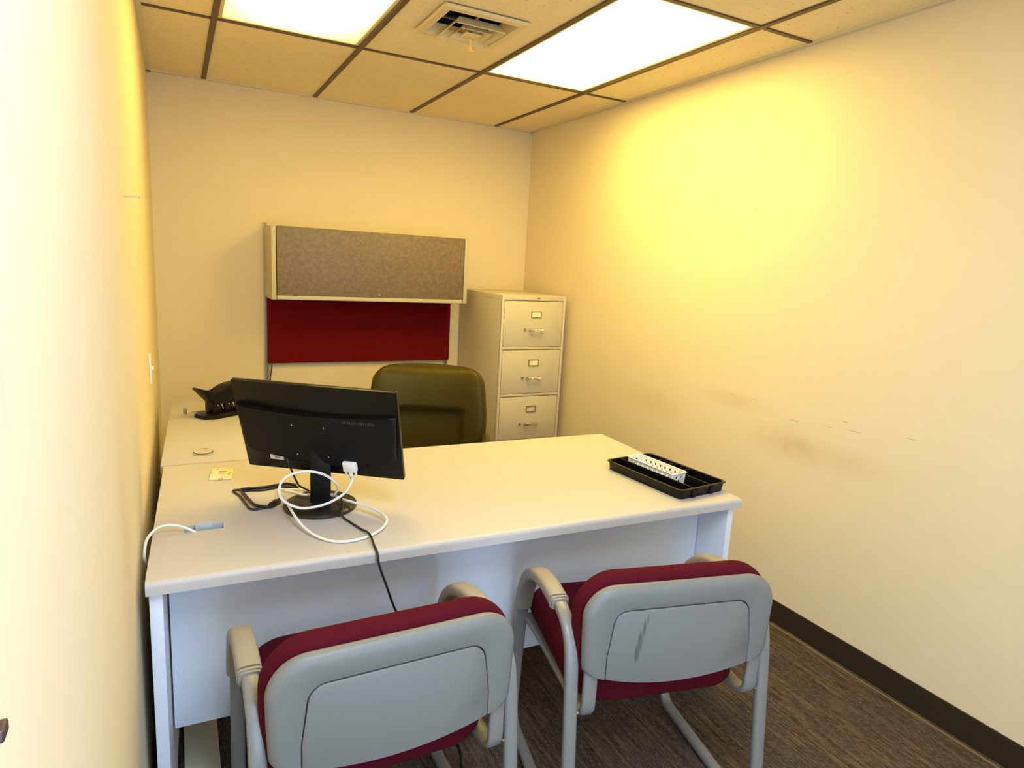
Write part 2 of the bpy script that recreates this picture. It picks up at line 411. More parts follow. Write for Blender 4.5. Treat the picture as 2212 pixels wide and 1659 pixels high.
# vent with nested louvres
t = thing('ceiling_vent', 'square yellowed ceiling air vent between the two light panels, lever hanging down', 'vent', (VX, VY, H))
def ring(bm, ro, zo, ri, zi, th=.003):
    def sq(r, z): return [bm.verts.new((sx*r, sy*r, z)) for sx, sy in ((-1, -1), (1, -1), (1, 1), (-1, 1))]
    A, Bq, C_, D = sq(ro, zo), sq(ri, zi), sq(ri, zi+th), sq(ro, zo+th)
    for P_, Q_ in ((A, Bq), (Bq, C_), (C_, D), (D, A)):
        for k in range(4): bm.faces.new((P_[k], P_[(k+1) % 4], Q_[(k+1) % 4], Q_[k]))
bm = B(); ring(bm, .178, -.002, .172, -.010); ring(bm, .172, -.010, .146, -.012); ring(bm, .146, -.012, .128, .030)
bmesh.ops.recalc_face_normals(bm, faces=list(bm.faces)); obj('frame', bm, M_vent, t, False)
bm = B(); ring(bm, .106, -.034, .080, -.002); bmesh.ops.recalc_face_normals(bm, faces=list(bm.faces)); obj('louvre', bm, M_vent, t, False)
bm = B(); ring(bm, .066, -.036, .048, -.016); bmesh.ops.recalc_face_normals(bm, faces=list(bm.faces)); obj('louvre', bm, M_vent, t, False)
bm = B(); add_box(bm, -.034, .034, -.034, .034, -.036, -.033, .001); obj('centre_plate', bm, M_vent, t)
bm = B()
add_box(bm, -.126, .126, -.004, .004, .012, .020); add_box(bm, -.004, .004, -.126, .126, .012, .020)
add_tube(bm, [(0, 0, .03), (0, 0, -.034)], .008); obj('crossbar', bm, M_steel, t)
bm = B()
for a in ((-.15, .15, -.15, -.147), (-.15, .15, .147, .15), (-.15, -.147, -.147, .147), (.147, .15, -.147, .147)): add_box(bm, *a, .024, .2)
add_box(bm, -.15, .15, -.15, .15, .2, .203); obj('duct_box', bm, M_duct, t, False, label='dark duct interior behind the louvres')
bm = B(); add_tube(bm, [(.0, .0, -.03), (.002, .002, -.055), (.004, .004, -.082)], .0035)
add_ball(bm, (.004, .004, -.088), .009, (1.1, .6, .8)); add_ball(bm, (.014, .004, -.086), .0055)
obj('lever', bm, M_lever, t, label='amber plastic lever')

# things on the left wall
t = thing('light_switch', 'white light switch plate on the left wall seen edge-on', 'switch', (0, -1.388, 1.01))
bm = B(); add_prism(bm, rrect(-.036, .036, -.058, .058, .004, 3), 0, .0065, M=RZ(PI/2) @ RX(PI/2), bev=.002); obj('plate', bm, M_switch, t)
bm = B(); add_box(bm, .0063, .015, -.005, .005, -.004, .010, .001); obj('toggle', bm, M_switch, t)
bm = B(); add_tube(bm, [(-.004, -2.41, 1.607), (.034, -2.41, 1.610)], .0014, seg=8); add_tube(bm, [(.033, -2.41, 1.610), (.0345, -2.41, 1.610)], .003, seg=8)
tag(obj('nail', bm, M_steel), 'thin metal nail sticking out of the upper left wall', 'nail')
bm = B(); add_prism(bm, rrect(-.006, .006, -.0034, .0034, .0015, 4), -.004, .0225, M=RZ(PI/2) @ RX(PI/2), bev=.003, seg=3)
o = tag(obj('wooden_peg', bm, M_wood), 'small dark brown wooden end jutting from the left wall at the lower left picture edge', 'peg'); o.location = (0, -3.935, 1.2542)

# ------------------------------------------------------------------ desk with return
DZ = .737
t = thing('office_desk', 'wide grey-white laminate desk across the room carrying the monitor and tray', 'desk', (.940, -2.304, 0), -.03)
def L(bm): bmesh.ops.translate(bm, verts=list(bm.verts), vec=(-.93, 2.3, 0)); return bm
def top_slab(bm, x0, x1, y0, y1, z0, z1, holes, rfront):
    """slab with a rounded front edge; holes are rectangles cut through (x0,x1,y0,y1)"""
    hs = sorted(holes)
    prof = [(y0+rfront*(1-math.cos(a)), z1-rfront*(1-math.sin(a))) for a in [PI/2*k/6 for k in range(7)]]
    def strip(xa, xb, ya, yb, rounded):
        if rounded:
            P = [(ya, z0)] + prof + [(yb, z1), (yb, z0)]
            tt = bmesh.new(); A = [tt.verts.new((xa, y, z)) for y, z in P]; Bv = [tt.verts.new((xb, y, z)) for y, z in P]; n = len(P)
            tt.faces.new(A); tt.faces.new(Bv[::-1])
            for i in range(n): tt.faces.new((A[i], Bv[i], Bv[(i+1) % n], A[(i+1) % n]))
            bmesh.ops.recalc_face_normals(tt, faces=list(tt.faces)); tmp_into(bm, tt)
        else: add_box(bm, xa, xb, ya, yb, z0, z1)
    ycut = sorted({y for h in hs for y in h[2:]})
    if not hs: strip(x0, x1, y0, y1, True); return
    h = hs[0]; strip(x0, x1, y0, h[2], True); strip(x0, x1, h[3], y1, False)
    strip(x0, h[0], h[2], h[3], False); strip(h[1], x1, h[2], h[3], False)
G1 = (.094, .196, -2.476, -2.428)
bm = B(); top_slab(bm, .021, 1.836, -2.748, -1.855, DZ-.032, DZ, [G1], .013)
obj('desktop', L(bm), M_desk, t, ang=50)
def end_panel(x0, x1):
    bm = B(); add_box(bm, x0, x1, -2.728, -1.862, .012, DZ-.032, .0025)
    for y in (-2.68, -1.91): add_tube(bm, [((x0+x1)/2, y, .0), ((x0+x1)/2, y, .02)], .010)
    return obj('end_panel', L(bm), M_panel, t)
end_panel(.026, .055); end_panel(1.797, 1.823)
bm = B(); add_box(bm, .060, 1.792, -2.592, -2.572, .238, DZ-.050, .0015); obj('modesty_panel', L(bm), M_panel, t)
def grommet(parent, org, cx, cy, w_, d_, kind):
    ox, oy, oz = org
    bm = B()
    if kind == 'open':          # open slot: liner box with a raised flap
        for a in ((-w_/2, w_/2, -d_/2, -d_/2+.002), (-w_/2, w_/2, d_/2-.002, d_/2), (-w_/2, -w_/2+.002, -d_/2+.002, d_/2-.002), (w_/2-.002, w_/2, -d_/2+.002, d_/2-.002)):
            add_box(bm, *a, -.034, .0008)
        add_box(bm, -w_/2, w_/2, -d_/2, d_/2, -.036, -.034)
        add_box(bm, -.022, .022, .004, .007, -.02, .012, .0008)
    else:
        add_prism(bm, [(w_/2*math.cos(2*PI*k/40), d_/2*math.sin(2*PI*k/40)) for k in range(40)], -.001, .0022, bev=.0012)
    g = obj('grommet', bm, M_gromm if kind == 'open' else M_desk if kind == 'lid' else M_gromm, parent); g.location = (cx-ox, cy-oy, DZ-oz); return g
ORG = (.93, -2.3, 0)
g = grommet(t, ORG, .145, -2.452, .102, .048, 'open'); g['label'] = 'blue-grey cable opening with its flap up'

t = thing('desk_return', 'grey-white laminate return joined behind the desk along the left wall', 'desk', (.366, -1.2445, 0), -.03)
ORG2 = (.34, -1.25, 0)
def L2(bm): bmesh.ops.translate(bm, verts=list(bm.verts), vec=(-.34, 1.25, 0)); return bm
bm = B(); add_box(bm, .026, .635, -1.838, -.645, DZ-.032, DZ, .002); obj('desktop', L2(bm), M_desk, t)
bm = B(); add_box(bm, .03, .05, -1.83, -.66, .15, DZ-.033, .0015); obj('back_panel', L2(bm), M_panel, t)
bm = B(); add_box(bm, .052, .63, -.69, -.662, .0, DZ-.033, .002); obj('end_panel', L2(bm), M_panel, t)
g = grommet(t, ORG2, .163, -1.700, .066, .076, 'lid')
bm = B(); add_tube(bm, [(.033*math.cos(a), .038*math.sin(a), .0026) for a in [PI+PI*k/16 for k in range(17)]], .0011, seg=6)
add_tube(bm, [(.033*math.cos(a), .038*math.sin(a), .0024) for a in [PI*.35+PI*.3*k/8 for k in range(9)]], .0008, seg=6)
add_tube(bm, [(-.034, -.004, .0024), (-.034, -.048, .0012), (.028, -.050, .0012), (.034, .006, .0024)], .0006, seg=6)
obj('slot_line', bm, M_ink, g, label='dark crescent gap of the cap')
g = grommet(t, ORG2, .183, -.762, .062, .058, 'closed'); g['label'] = 'grey round cable cap'

# wall plate lying on the desk
t = thing('wall_plate', 'loose stained ivory outlet plate lying on the desk left of the monitor', 'outlet plate', (.221, -1.985, DZ), -.13)
bm = B(); add_prism(bm, rrect(-.035, .035, -.057, .057, .004, 3), .0, .006, bev=.002, seg=2); obj('plate', bm, M_plate, t)
bm = B(); add_box(bm, -.011, .011, -.011, .010, .0055, .0066, .0004); obj('socket_hole', bm, M_gromm, t, label='grey square socket opening')
bm = B(); add_box(bm, -.008, .014, .014, .022, .0055, .0064, .0003); obj('stain_patch', bm, mat('brown_residue', (.30, .20, .09), .7), t, label='brown glue residue')

# ------------------------------------------------------------------ monitor (seen from behind)
MY, MT = -.612, -.326
t = thing('monitor', 'black flat monitor seen from behind, standing on the desk', 'monitor', (.493, -2.364, DZ), 0)
f_ = Vector((-math.sin(MY), math.cos(MY), 0)); r_ = Vector((math.cos(MY), math.sin(MY), 0))
u_ = Vector((0, 0, 1))*math.cos(MT) + f_*math.sin(MT); n_ = r_.cross(u_)        # n_ points to the viewer side
MM = Matrix(((r_.x, u_.x, n_.x, 0), (r_.y, u_.y, n_.y, 0), (r_.z, u_.z, n_.z, .839-DZ), (0, 0, 0, 1)))   # local: x right, y up the panel, z towards the viewer
bm = B(); add_prism(bm, rrect(-.249, .249, 0, .302, .004, 3), -.016, 0, M=MM, bev=.0025); obj('screen_housing', bm, M_blackg, t, ang=30)
bm = B(); add_box(bm, -.240, .240, .012, .292, -.0175, -.0155, M=MM); obj('screen', bm, M_black, t, False)
bm = B()      # rounded back cover
top_ = [(-.243 + .486*k/24, .228 - .018*math.sin(PI*k/24)) for k in range(25)]
bot_ = [(.236 - .472*k/24, .048 + .032*(abs(1-2*k/24))**1.7) for k in range(25)]
poly = [(x, y) for x, y in bot_] + [(x, y) for x, y in top_]
add_prism(bm, poly[::-1], 0, .018, M=MM, bev=.011, seg=4, both=False)
obj('back_cover', bm, M_black, t, ang=60)
for x, y in ((-.072, .176), (.026, .176), (-.070, .074), (.028, .073)):
    bm = B(); add_tube(bm, [MM @ Vector((x, y, .016)), MM @ Vector((x, y, .0192))], .0022, seg=8); obj('screw', bm, M_chrome, t)
bm = B()
for k in range(14): add_box(bm, .085+k*.007, .0885+k*.007, .196, .206, .0175, .0185, M=MM)
obj('vent_slots', bm, mat('dark_grey_plastic', (.03, .03, .03), .5), t)
bm = B(); add_box(bm, -.171, -.128, .0335, .0505, .0, .0012, M=MM)
st = obj('sticker', bm, M_whiteplastic, t, label='white sticker with tiny dark print')
bm = B()
for k, (a, b_) in enumerate(((-.160, -.134), (-.158, -.138), (-.156, -.140))): add_box(bm, a, b_, .0455-.0035*k, .0472-.0035*k, .0011, .0015, M=MM)
obj('print', bm, M_ink, st)
bm = B(); add_box(bm, -.118, .14, .036, .062, .0, .014, .004, M=MM); obj('port_bay', bm, M_black, t)
NB = Vector((-.018, -.016, 0))          # stand neck foot
bm = B(); a1 = MM @ Vector((.0, .07, .010))
NM = T(-.018, -.018, 0) @ RZ(-.22)
add_box(bm, -.030, .030, -.013, .013, .012, .20, .004, M=NM); obj('stand_neck', bm, M_black, t)
bm = B(); add_lathe(bm, [(0, .0), (.104, .0), (.108, .004), (.107, .011), (.100, .015), (.08, .017), (0, .021)], 56, T(-.018, -.014, 0)); obj('stand_base', bm, M_blackbase, t, ang=30)

# ------------------------------------------------------------------ cables on and around the desk
t = thing('video_cable', 'thick white video cable looped around the monitor stand', 'cable', (.5, -2.45, DZ))
def LV(P): return [Vector(p)-Vector((.5, -2.45, DZ)) for p in P]
_P = MM @ Vector((.092, .010, .0225)) + Vector((.493, -2.364, DZ))
circ = [tuple(_P), (.552, -2.462, .842), (.533, -2.468, .811), (.508, -2.47, .793), (.475, -2.47, .779), (.438, -2.47, .773), (.402, -2.47, .775), (.374, -2.47, .788), (.355, -2.47, .803), (.345, -2.47, .821), (.344, -2.47, .84), (.351, -2.47, .86), (.368, -2.47, .875), (.394, -2.47, .883), (.426, -2.47, .883), (.457, -2.47, .874), (.482, -2.465, .858), (.503, -2.455, .836), (.514, -2.44, .813), (.512, -2.427, .795)]
loop = [(.506, -2.412, .780), (.498, -2.364, .772), (.482, -2.326, .768), (.456, -2.296, .760), (.429, -2.25, .752), (.405, -2.225, .746), (.386, -2.211, .745), (.374, -2.238, .752), (.371, -2.331, .766), (.374, -2.425, .772), (.379, -2.494, .768), (.390, -2.538, .757), (.403, -2.577, .75), (.421, -2.612, .745), (.448, -2.645, .742), (.478, -2.663, .742), (.512, -2.665, .742), (.551, -2.652, .742), (.589, -2.63, .745), (.615, -2.601, .75), (.623, -2.577, .755), (.616, -2.536, .76), (.593, -2.49, .762), (.56, -2.451, .765), (.531, -2.412, .766), (.506, -2.350, .766), (.472, -2.345, .766), (.440, -2.340, .764), (.422, -2.318, .762), (.405, -2.274, .756), (.392, -2.24, .748)]
bm = B(); add_tube(bm, smooth_path(LV(circ+loop), 6), .0039, seg=10); obj('cord', bm, M_whitecable, t)
CM = T(.493-.5, -2.364+2.45, 0) @ MM
bm = B(); add_box(bm, .071, .113, .030, .064, .012, .028, .003, M=CM); obj('plug', bm, M_whiteplastic, t)
bm = B(); add_tube(bm, [CM @ Vector((.092, .032, .020)), CM @ Vector((.092, .018, .021)), CM @ Vector((.092, .006, .023))], .0075, seg=12, radf=lambda s: 1-.45*s); obj('strain_relief', bm, M_whiteplastic, t)
for x in (.077, .107):
    bm = B(); add_tube(bm, [CM @ Vector((x, .034, .020)), CM @ Vector((x, .017, .020))], .0042, seg=10); obj('thumbscrew', bm, M_whiteplastic, t)

cordP = [(.470, -2.30, .775), (.477, -2.33, .772), (.500, -2.355, .774), (.517, -2.375, .775), (.528, -2.41, .774), (.522, -2.464, .768), (.512, -2.492, .757), (.516, -2.508, .745), (.526, -2.532, .7412), (.536, -2.567, .7412), (.546, -2.60, .7412), (.552, -2.634, .747), (.552, -2.675, .750), (.550, -2.713, .742), (.549, -2.738, .741), (.549, -2.752, .733), (.550, -2.757, .715), (.556, -2.762, .69), (.569, -2.77, .65), (.587, -2.775, .594), (.605, -2.78, .552), (.622, -2.79, .515), (.635, -2.80, .482), (.65, -2.83, .472)]
bm = B(); add_tube(bm, smooth_path(cordP, 5), .0032, seg=10); tag(obj('power_cord', bm, M_rubber), 'black cord running from the monitor stand over the front desk edge', 'cord')
mb = [(.385, -2.325, .888), (.390, -2.336, .868), (.402, -2.325, .835), (.414, -2.315, .805), (.424, -2.305, .785), (.440, -2.30, .772), (.455, -2.305, .764)]
bm = B(); add_tube(bm, smooth_path(mb, 5), .003, seg=10); tag(obj('power_cord', bm, M_rubber), 'short black cord dropping from the back of the monitor behind its stand', 'cord')
t = thing('cord_bundle', 'folded bundle of black power cord lying left of the monitor base', 'cord', (.33, -2.25, DZ))
def LB(P, dz=0): return [Vector((p[0]-.33, p[1]+2.25, p[2]-DZ+dz)) for p in P]
b1 = [(.375, -2.29, .745), (.34, -2.336, .745), (.303, -2.35, .745), (.279, -2.341, .745), (.27, -2.295, .745), (.258, -2.217, .745), (.244, -2.171, .745), (.255, -2.162, .745), (.281, -2.171, .745), (.337, -2.171, .745), (.378, -2.153, .745), (.413, -2.158, .745), (.429, -2.183, .747), (.433, -2.209, .75)]
b2 = [(.365, -2.318, .745), (.335, -2.345, .745), (.299, -2.321, .745), (.283, -2.26, .745), (.272, -2.186, .745), (.284, -2.178, .745), (.335, -2.189, .745), (.387, -2.175, .745), (.426, -2.201, .745), (.436, -2.216, .747)]
bm = B(); add_tube(bm, smooth_path(LB(b1, -.0045), 6), .0035, seg=10); add_tube(bm, smooth_path(LB(b2, -.0045), 6), .0035, seg=10)
add_tube(bm, smooth_path(LB([(.368, -2.30, .745), (.33, -2.352, .745), (.298, -2.336, .745), (.281, -2.29, .745), (.266, -2.20, .745), (.272, -2.176, .745), (.337, -2.180, .745), (.40, -2.168, .745), (.43, -2.20, .748)], .0025), 6), .0035, seg=10)
obj('cord', bm, M_rubber, t)
bm = B(); add_box(bm, -.022, .022, -.007, .007, 0, .016, .004, M=T(.345-.33, -2.333+2.25, .001) @ RZ(.95)); obj('plug', bm, M_rubber, t)
wl = [(.150, -2.452, .712), (.132, -2.456, .733), (.115, -2.456, .746), (.098, -2.450, .7535), (.08, -2.447, .759), (.060, -2.447, .762), (.042, -2.451, .760), (.026, -2.462, .752), (.014, -2.480, .740), (.0095, -2.505, .722), (.0095, -2.512, .703), (.014, -2.49, .680), (.0185, -2.45, .660), (.0195, -2.40, .645)]
bm = B(); add_tube(bm, smooth_path(wl, 6), .0038, seg=10); tag(obj('network_cable', bm, M_whitecable), 'white cable arching from the desk cable opening down behind the left desk edge', 'cable')
fc = [(.815, -2.45, .004), (.835, -2.52, .004), (.846, -2.59, .004), (.846, -2.638, .004), (.836, -2.697, .004), (.818, -2.758, .004), (.812, -2.84, .004), (.83, -2.93, .004)]
bm = B(); add_tube(bm, smooth_path(fc, 6), .0035, seg=8); tag(obj('power_cord', bm, M_rubber), 'black cord lying on the carpet between the two guest chairs', 'cord')
bc = [(.632, -.012, .83), (.628, -.014, .78), (.618, -.016, .70), (.612, -.014, .60), (.62, -.012, .45)]
bm = B(); add_tube(bm, smooth_path(bc, 5), .0032, seg=8); tag(obj('power_cord', bm, M_rubber), 'thin black cord hanging below the red tack board on the back wall', 'cord')
bm = B(); add_box(bm, -.047, .047, -.38, .38, 0, .028, .003); add_tube(bm, [(.012, -.16, .0275), (.012, -.16, .0287)], .005, seg=10)
o = tag(obj('floor_bar', bm, M_foot), 'flat beige metal bar on the carpet under the left end of the desk', 'bar'); o.location = (.125, -2.16, 0); o.rotation_euler = (0, 0, .0)

# ------------------------------------------------------------------ tray and basket
TR = .10
t = thing('drawer_tray', 'black plastic drawer organiser tray on the right end of the desk', 'tray', (1.703, -2.515, DZ), TR)
LX, LY, TH = .112, .186, .035
bm = B()
def tray_cells(bm):
    th = .0022; z1 = TH
    xa, xb = -.048, .040         # long dividers
    ya, yb = -.060, -.030        # cross dividers, middle and right columns
    add_prism(bm, rrect(-LX, LX, -LY, LY, .018, 5), 0, .003)
    # outer wall as a tapered ring
    o_ = rrect(-LX, LX, -LY, LY, .018, 5); n = len(o_); k = 1.028
    rings_ = [[bm.verts.new((x*s1, y*s2, z)) for x, y in o_] for s1, s2, z in ((1, 1, 0), (1.03, 1.02, z1-.003), (1.075, 1.045, z1-.003), (1.075, 1.045, z1), (1.03-.035, 1.02-.02, z1), (.965, .98, .003))]
    for A, Bq in zip(rings_, rings_[1:]):
        for i in range(n): bm.faces.new((A[i], A[(i+1) % n], Bq[(i+1) % n], Bq[i]))
    for x in (xa, xb): add_box(bm, x-.0025, x+.0025, -LY*1.0, LY*1.0, .003, z1-.001, .001)
    add_box(bm, xa, xb, ya-.0025, ya+.0025, .003, z1-.001, .001); add_box(bm, xb, LX, yb-.0025, yb+.0025, .003, z1-.001, .001)
    for y in (.06, .115): add_box(bm, xb+.03, LX-.004, y-.004, y+.004, .003, z1-.004, .001)
tray_cells(bm); obj('tray_body', bm, M_blackg, t, ang=30)
for x in (-.050, .040):
    bm = B(); add_box(bm, x-.010, x+.010, -LY-.0065, -LY+.002, .001, TH-.006, .0015); obj('end_notch', bm, M_black, t)
t = thing('plastic_basket', 'small white plastic basket with round holes sitting in the black tray', 'basket', (1.693, -2.478, DZ+.0032), .085)
BL, BW, BH = .232, .060, .046
bm = B()
Nh = 8
holesL = []
for k in range(Nh):
    x = .03 + (BL-.055)*k/(Nh-1); holesL.append((x, .031, .0045, .0052))
    if k < Nh-1: holesL.append((x+.0115, .016, .0068, .0075))
tilt_ = .10
add_holed(bm, BL, BH, holesL, .002, T(-BW/2, BL/2, 0) @ RZ(-PI/2) @ RX(tilt_))
add_holed(bm, BL, BH, holesL, .002, T(BW/2, BL/2, 0) @ RZ(-PI/2) @ RX(-tilt_))
for sx in (-1, 1):
    for sy in (-1, 1):      # flared corners
        e_, h_ = BH*math.sin(tilt_), BH*math.cos(tilt_)
        q = [bm.verts.new(c) for c in ((sx*BW/2, sy*BL/2, 0), (sx*(BW/2+e_), sy*BL/2, h_), (sx*(BW/2+e_*.75), sy*(BL/2+e_*.75), h_), (sx*BW/2, sy*(BL/2+e_), h_))]
        bm.faces.new(q)
eh = [(.018, .030, .0055, .006), (.042, .030, .0055, .006), (.030, .014, .006, .006)]
add_holed(bm, BW, BH, eh, .002, T(-BW/2, -BL/2, 0) @ RX(tilt_)); add_holed(bm, BW, BH, eh, .002, T(BW/2, BL/2, 0) @ RZ(PI) @ RX(tilt_))
add_box(bm, -BW/2, BW/2, -BL/2, BL/2, 0, .002)
obj('basket_body', bm, M_whiteplastic, t, False)
bm = B(); e_ = BH*math.sin(tilt_)
add_tube(bm, [(x, y, BH*.995) for x, y in rrect(-BW/2-e_-.001, BW/2+e_+.001, -BL/2-e_-.001, BL/2+e_+.001, .010, 5)], .0022, .0036, ref=(0, 0, 1), seg=8, closed=True); obj('rim', bm, M_whiteplastic, t)

# ------------------------------------------------------------------ heavy hole punch on the return
t = thing('hole_punch', 'black heavy-duty hole punch with raised lever on the desk return', 'hole punch', (.292, -1.085, DZ), .55)
bm = B(); add_prism(bm, [(-.135, -.030), (-.10, -.062), (.13, -.062), (.13, .062), (-.10, .062), (-.135, .035)], 0, .018, bev=.004); obj('base', bm, M_blackg, t)
for x in (-.062, -.005, .07):
    bm = B(); add_box(bm, x-.020, x+.020, -.030, .035, .018, .074, .003); h = obj('punch_head', bm, M_blackg, t)
    bm = B()
    for dx, z in ((-.008, .064), (.000, .056)): add_tube(bm, [(x+dx, -.0305, z), (x+dx, -.033, z)], .0028, seg=8)
    add_tube(bm, [(x+.022, -.026, .060), (x+.030, -.026, .036)], .0035, seg=8); obj('pin', bm, M_chrome, h)
bm = B()
P_ = [(-.075, .060), (-.145, .135), (-.135, .140), (-.075, .118), (-.055, .112), (-.015, .138), (.02, .146), (.15, .146), (.15, .085), (.02, .062)]
add_prism(bm, P_[::-1], -.035, .035, M=T(0, 0, .0), bev=.004, plane='XZ'); obj('lever', bm, M_black, t)
bm = B(); add_tube(bm, [(-.06, .01, .024), (-.165, .055, .026)], .003, seg=8); add_box(bm, -.172, -.160, .048, .062, .018, .044, .002); obj('paper_guide', bm, M_steel, t, label='steel paper guide arm')

# ------------------------------------------------------------------ filing cabinet
CX0, CX1, CYF, CH = 1.900, 2.362, -.690, 1.308
t = thing('filing_cabinet', 'tall putty metal filing cabinet in the back right corner', 'cabinet', ((CX0+CX1)/2, CYF/2-.01, 0))
def LC(bm): bmesh.ops.translate(bm, verts=list(bm.verts), vec=(-(CX0+CX1)/2, -(CYF/2-.01), 0)); return bm
bm = B(); fs = .016
add_box(bm, CX0, CX1, CYF+.018, -.012, 0, CH, .002)
add_box(bm, CX0, CX0+fs, CYF, CYF+.02, 0, CH, .002); add_box(bm, CX1-fs, CX1, CYF, CYF+.02, 0, CH, .002)
add_box(bm, CX0+fs, CX1-fs, CYF, CYF+.02, CH-.032, CH, .0015)
pitch = .3055; zt = CH-.034
for k in range(1, 4): add_box(bm, CX0+fs, CX1-fs, CYF+.001, CYF+.02, zt-k*pitch-.004, zt-k*pitch+.0105, .001)
add_box(bm, CX0+fs, CX1-fs, CYF+.001, CYF+.02, 0, zt-4*pitch+.010, .001)
add_box(bm, CX0-.0006, CX0+.002, CYF+.004, -.02, CH-.028, CH-.0265)
obj('body', LC(bm), M_cab, t)
bm = B(); add_box(bm, (CX0+CX1)/2+.018, (CX0+CX1)/2+.036, CYF-.0012, CYF+.002, CH-.020, CH-.011, .0005); obj('badge', LC(bm), mat('brown_badge', (.20, .13, .05), .4), t, label='tiny brown badge')
for k in range(4):
    z1 = zt-k*pitch-(0 if k == 0 else .006); z0 = zt-(k+1)*pitch+.013
    bm = B(); add_box(bm, CX0+fs+.003, CX1-fs-.003, CYF+.002, CYF+.02, z0, z1-.003, .003); d = obj('drawer', LC(bm), M_cab, t)
    cx = (CX0+CX1)/2+.016; zl = z1-.085; zh = z1-.182
    bm = B(); a, b_ = .037, .021
    for q in ((-a, a, b_-.005, b_), (-a, a, -b_, -b_+.005), (-a, -a+.005, -b_+.005, b_-.005), (a-.005, a, -b_+.005, b_-.005)): add_box(bm, cx+q[0], cx+q[1], CYF-.004, CYF+.003, zl+q[2], zl+q[3], .001)
    lh = obj('label_holder', LC(bm), M_brass, d, label='brass label frame')
    if k < 2:
        bm = B(); add_box(bm, cx-a+.005, cx+a-.005, CYF-.0005, CYF+.003, zl-b_+.005, zl+b_-.005); obj('index_card', LC(bm), M_card, d, label='blank cream index card')
    bm = B(); y_ = CYF-.026
    add_box(bm, cx-.050, cx-.036, y_, CYF+.003, zh-.008, zh+.008, .003); add_box(bm, cx+.036, cx+.050, y_, CYF+.003, zh-.008, zh+.008, .003)
    add_box(bm, cx-.050, cx+.050, y_-.004, y_+.003, zh-.008, zh+.008, .0025); h = obj('handle', LC(bm), M_chrome if k < 3 else M_chrome, d, label='chrome bar handle')
    if k < 2:
        bm = B(); add_box(bm, cx-.022, cx+.046, y_-.0046, y_-.0036, zh-.006, zh+.006); obj('label_strip', LC(bm), M_whiteplastic, d, label='white paper strip on the handle')
        bm = B(); add_box(bm, cx-.008, cx+.010, y_-.0050, y_-.0044, zh-.002, zh+.0015); add_box(bm, cx+.012, cx+.024, y_-.0050, y_-.0044, zh-.002, zh+.001); obj('print', LC(bm), M_ink, d)
    bm = B(); add_box(bm, cx-.084, cx-.072, CYF-.012, CYF+.003, zh-.008, zh+.008, .003); obj('thumb_latch', LC(bm), M_steel, d, label='small steel thumb latch')

# ------------------------------------------------------------------ overhead cabinet, tack board, rails
OX0, OX1, OYF, OZ0, OZ1 = .594, 1.812, -.335, 1.219, 1.642
t = thing('overhead_cabinet', 'long wall cabinet with mottled taupe flip-up door above the red board', 'cabinet', (1.203, -.17, OZ0))
def LO(bm): bmesh.ops.translate(bm, verts=list(bm.verts), vec=(-1.203, .17, -OZ0)); return bm
bm = B(); e = .026
add_prism(bm, rrect(OYF, -.008, OZ0, OZ1, .010, 4), OX0, OX0+e, M=Matrix(((0, 0, 1, 0), (1, 0, 0, 0), (0, 1, 0, 0), (0, 0, 0, 1))), bev=.003)
add_prism(bm, rrect(OYF, -.008, OZ0, OZ1, .010, 4), OX1-e, OX1, M=Matrix(((0, 0, 1, 0), (1, 0, 0, 0), (0, 1, 0, 0), (0, 0, 0, 1))), bev=.003)
add_box(bm, OX0+e, OX1-e, OYF+.03, -.008, OZ1-.02, OZ1-.002); add_box(bm, OX0+e, OX1-e, OYF+.01, -.008, OZ0+.004, OZ0+.02); add_box(bm, OX0+e, OX1-e, -.02, -.008, OZ0+.02, OZ1-.02)
obj('body', LO(bm), M_over, t)
bm = B(); add_box(bm, OX0+e+.004, OX1-e-.004, OYF+.002, OYF+.022, OZ0+.028, OZ1-.001, .003); d = obj('door', LO(bm), M_marble, t, label='mottled taupe laminate flip-up door')
bm = B(); add_box(bm, OX0+e+.003, OX1-e-.003, OYF-.002, OYF+.022, OZ0+.003, OZ0+.0275, .004, 3); obj('bottom_rail', LO(bm), M_over, t)
bm = B(); xk = 1.222
add_tube(bm, [(xk, OYF+.004, OZ0+.046), (xk, OYF-.003, OZ0+.046)], .0085, seg=16); obj('lock', LO(bm), M_brass, d, label='small brass lock')
bm = B()
add_box(bm, .603, 1.822, -.034, -.016, .800, 1.214, .006, 3); tag(obj('tack_board', bm, M_tack), 'red fabric tack board on the back wall under the overhead cabinet', 'tack board')
for x, lab in ((.601, 'left grey slotted wall rail beside the red tack board, nearest the left wall'), (1.806, 'right grey slotted wall rail below the red tack board, by the filing cabinet')):
    bm = B(); zt_ = 1.665 if x < 1 else 1.60; add_box(bm, x-.013, x-.004, -.0145, 0, .42, zt_, .001); add_box(bm, x+.004, x+.013, -.0145, 0, .42, zt_, .001); add_box(bm, x-.004, x+.004, -.004, 0, .42, zt_)
    tag(obj('wall_rail', bm, M_rail), lab, 'rail')

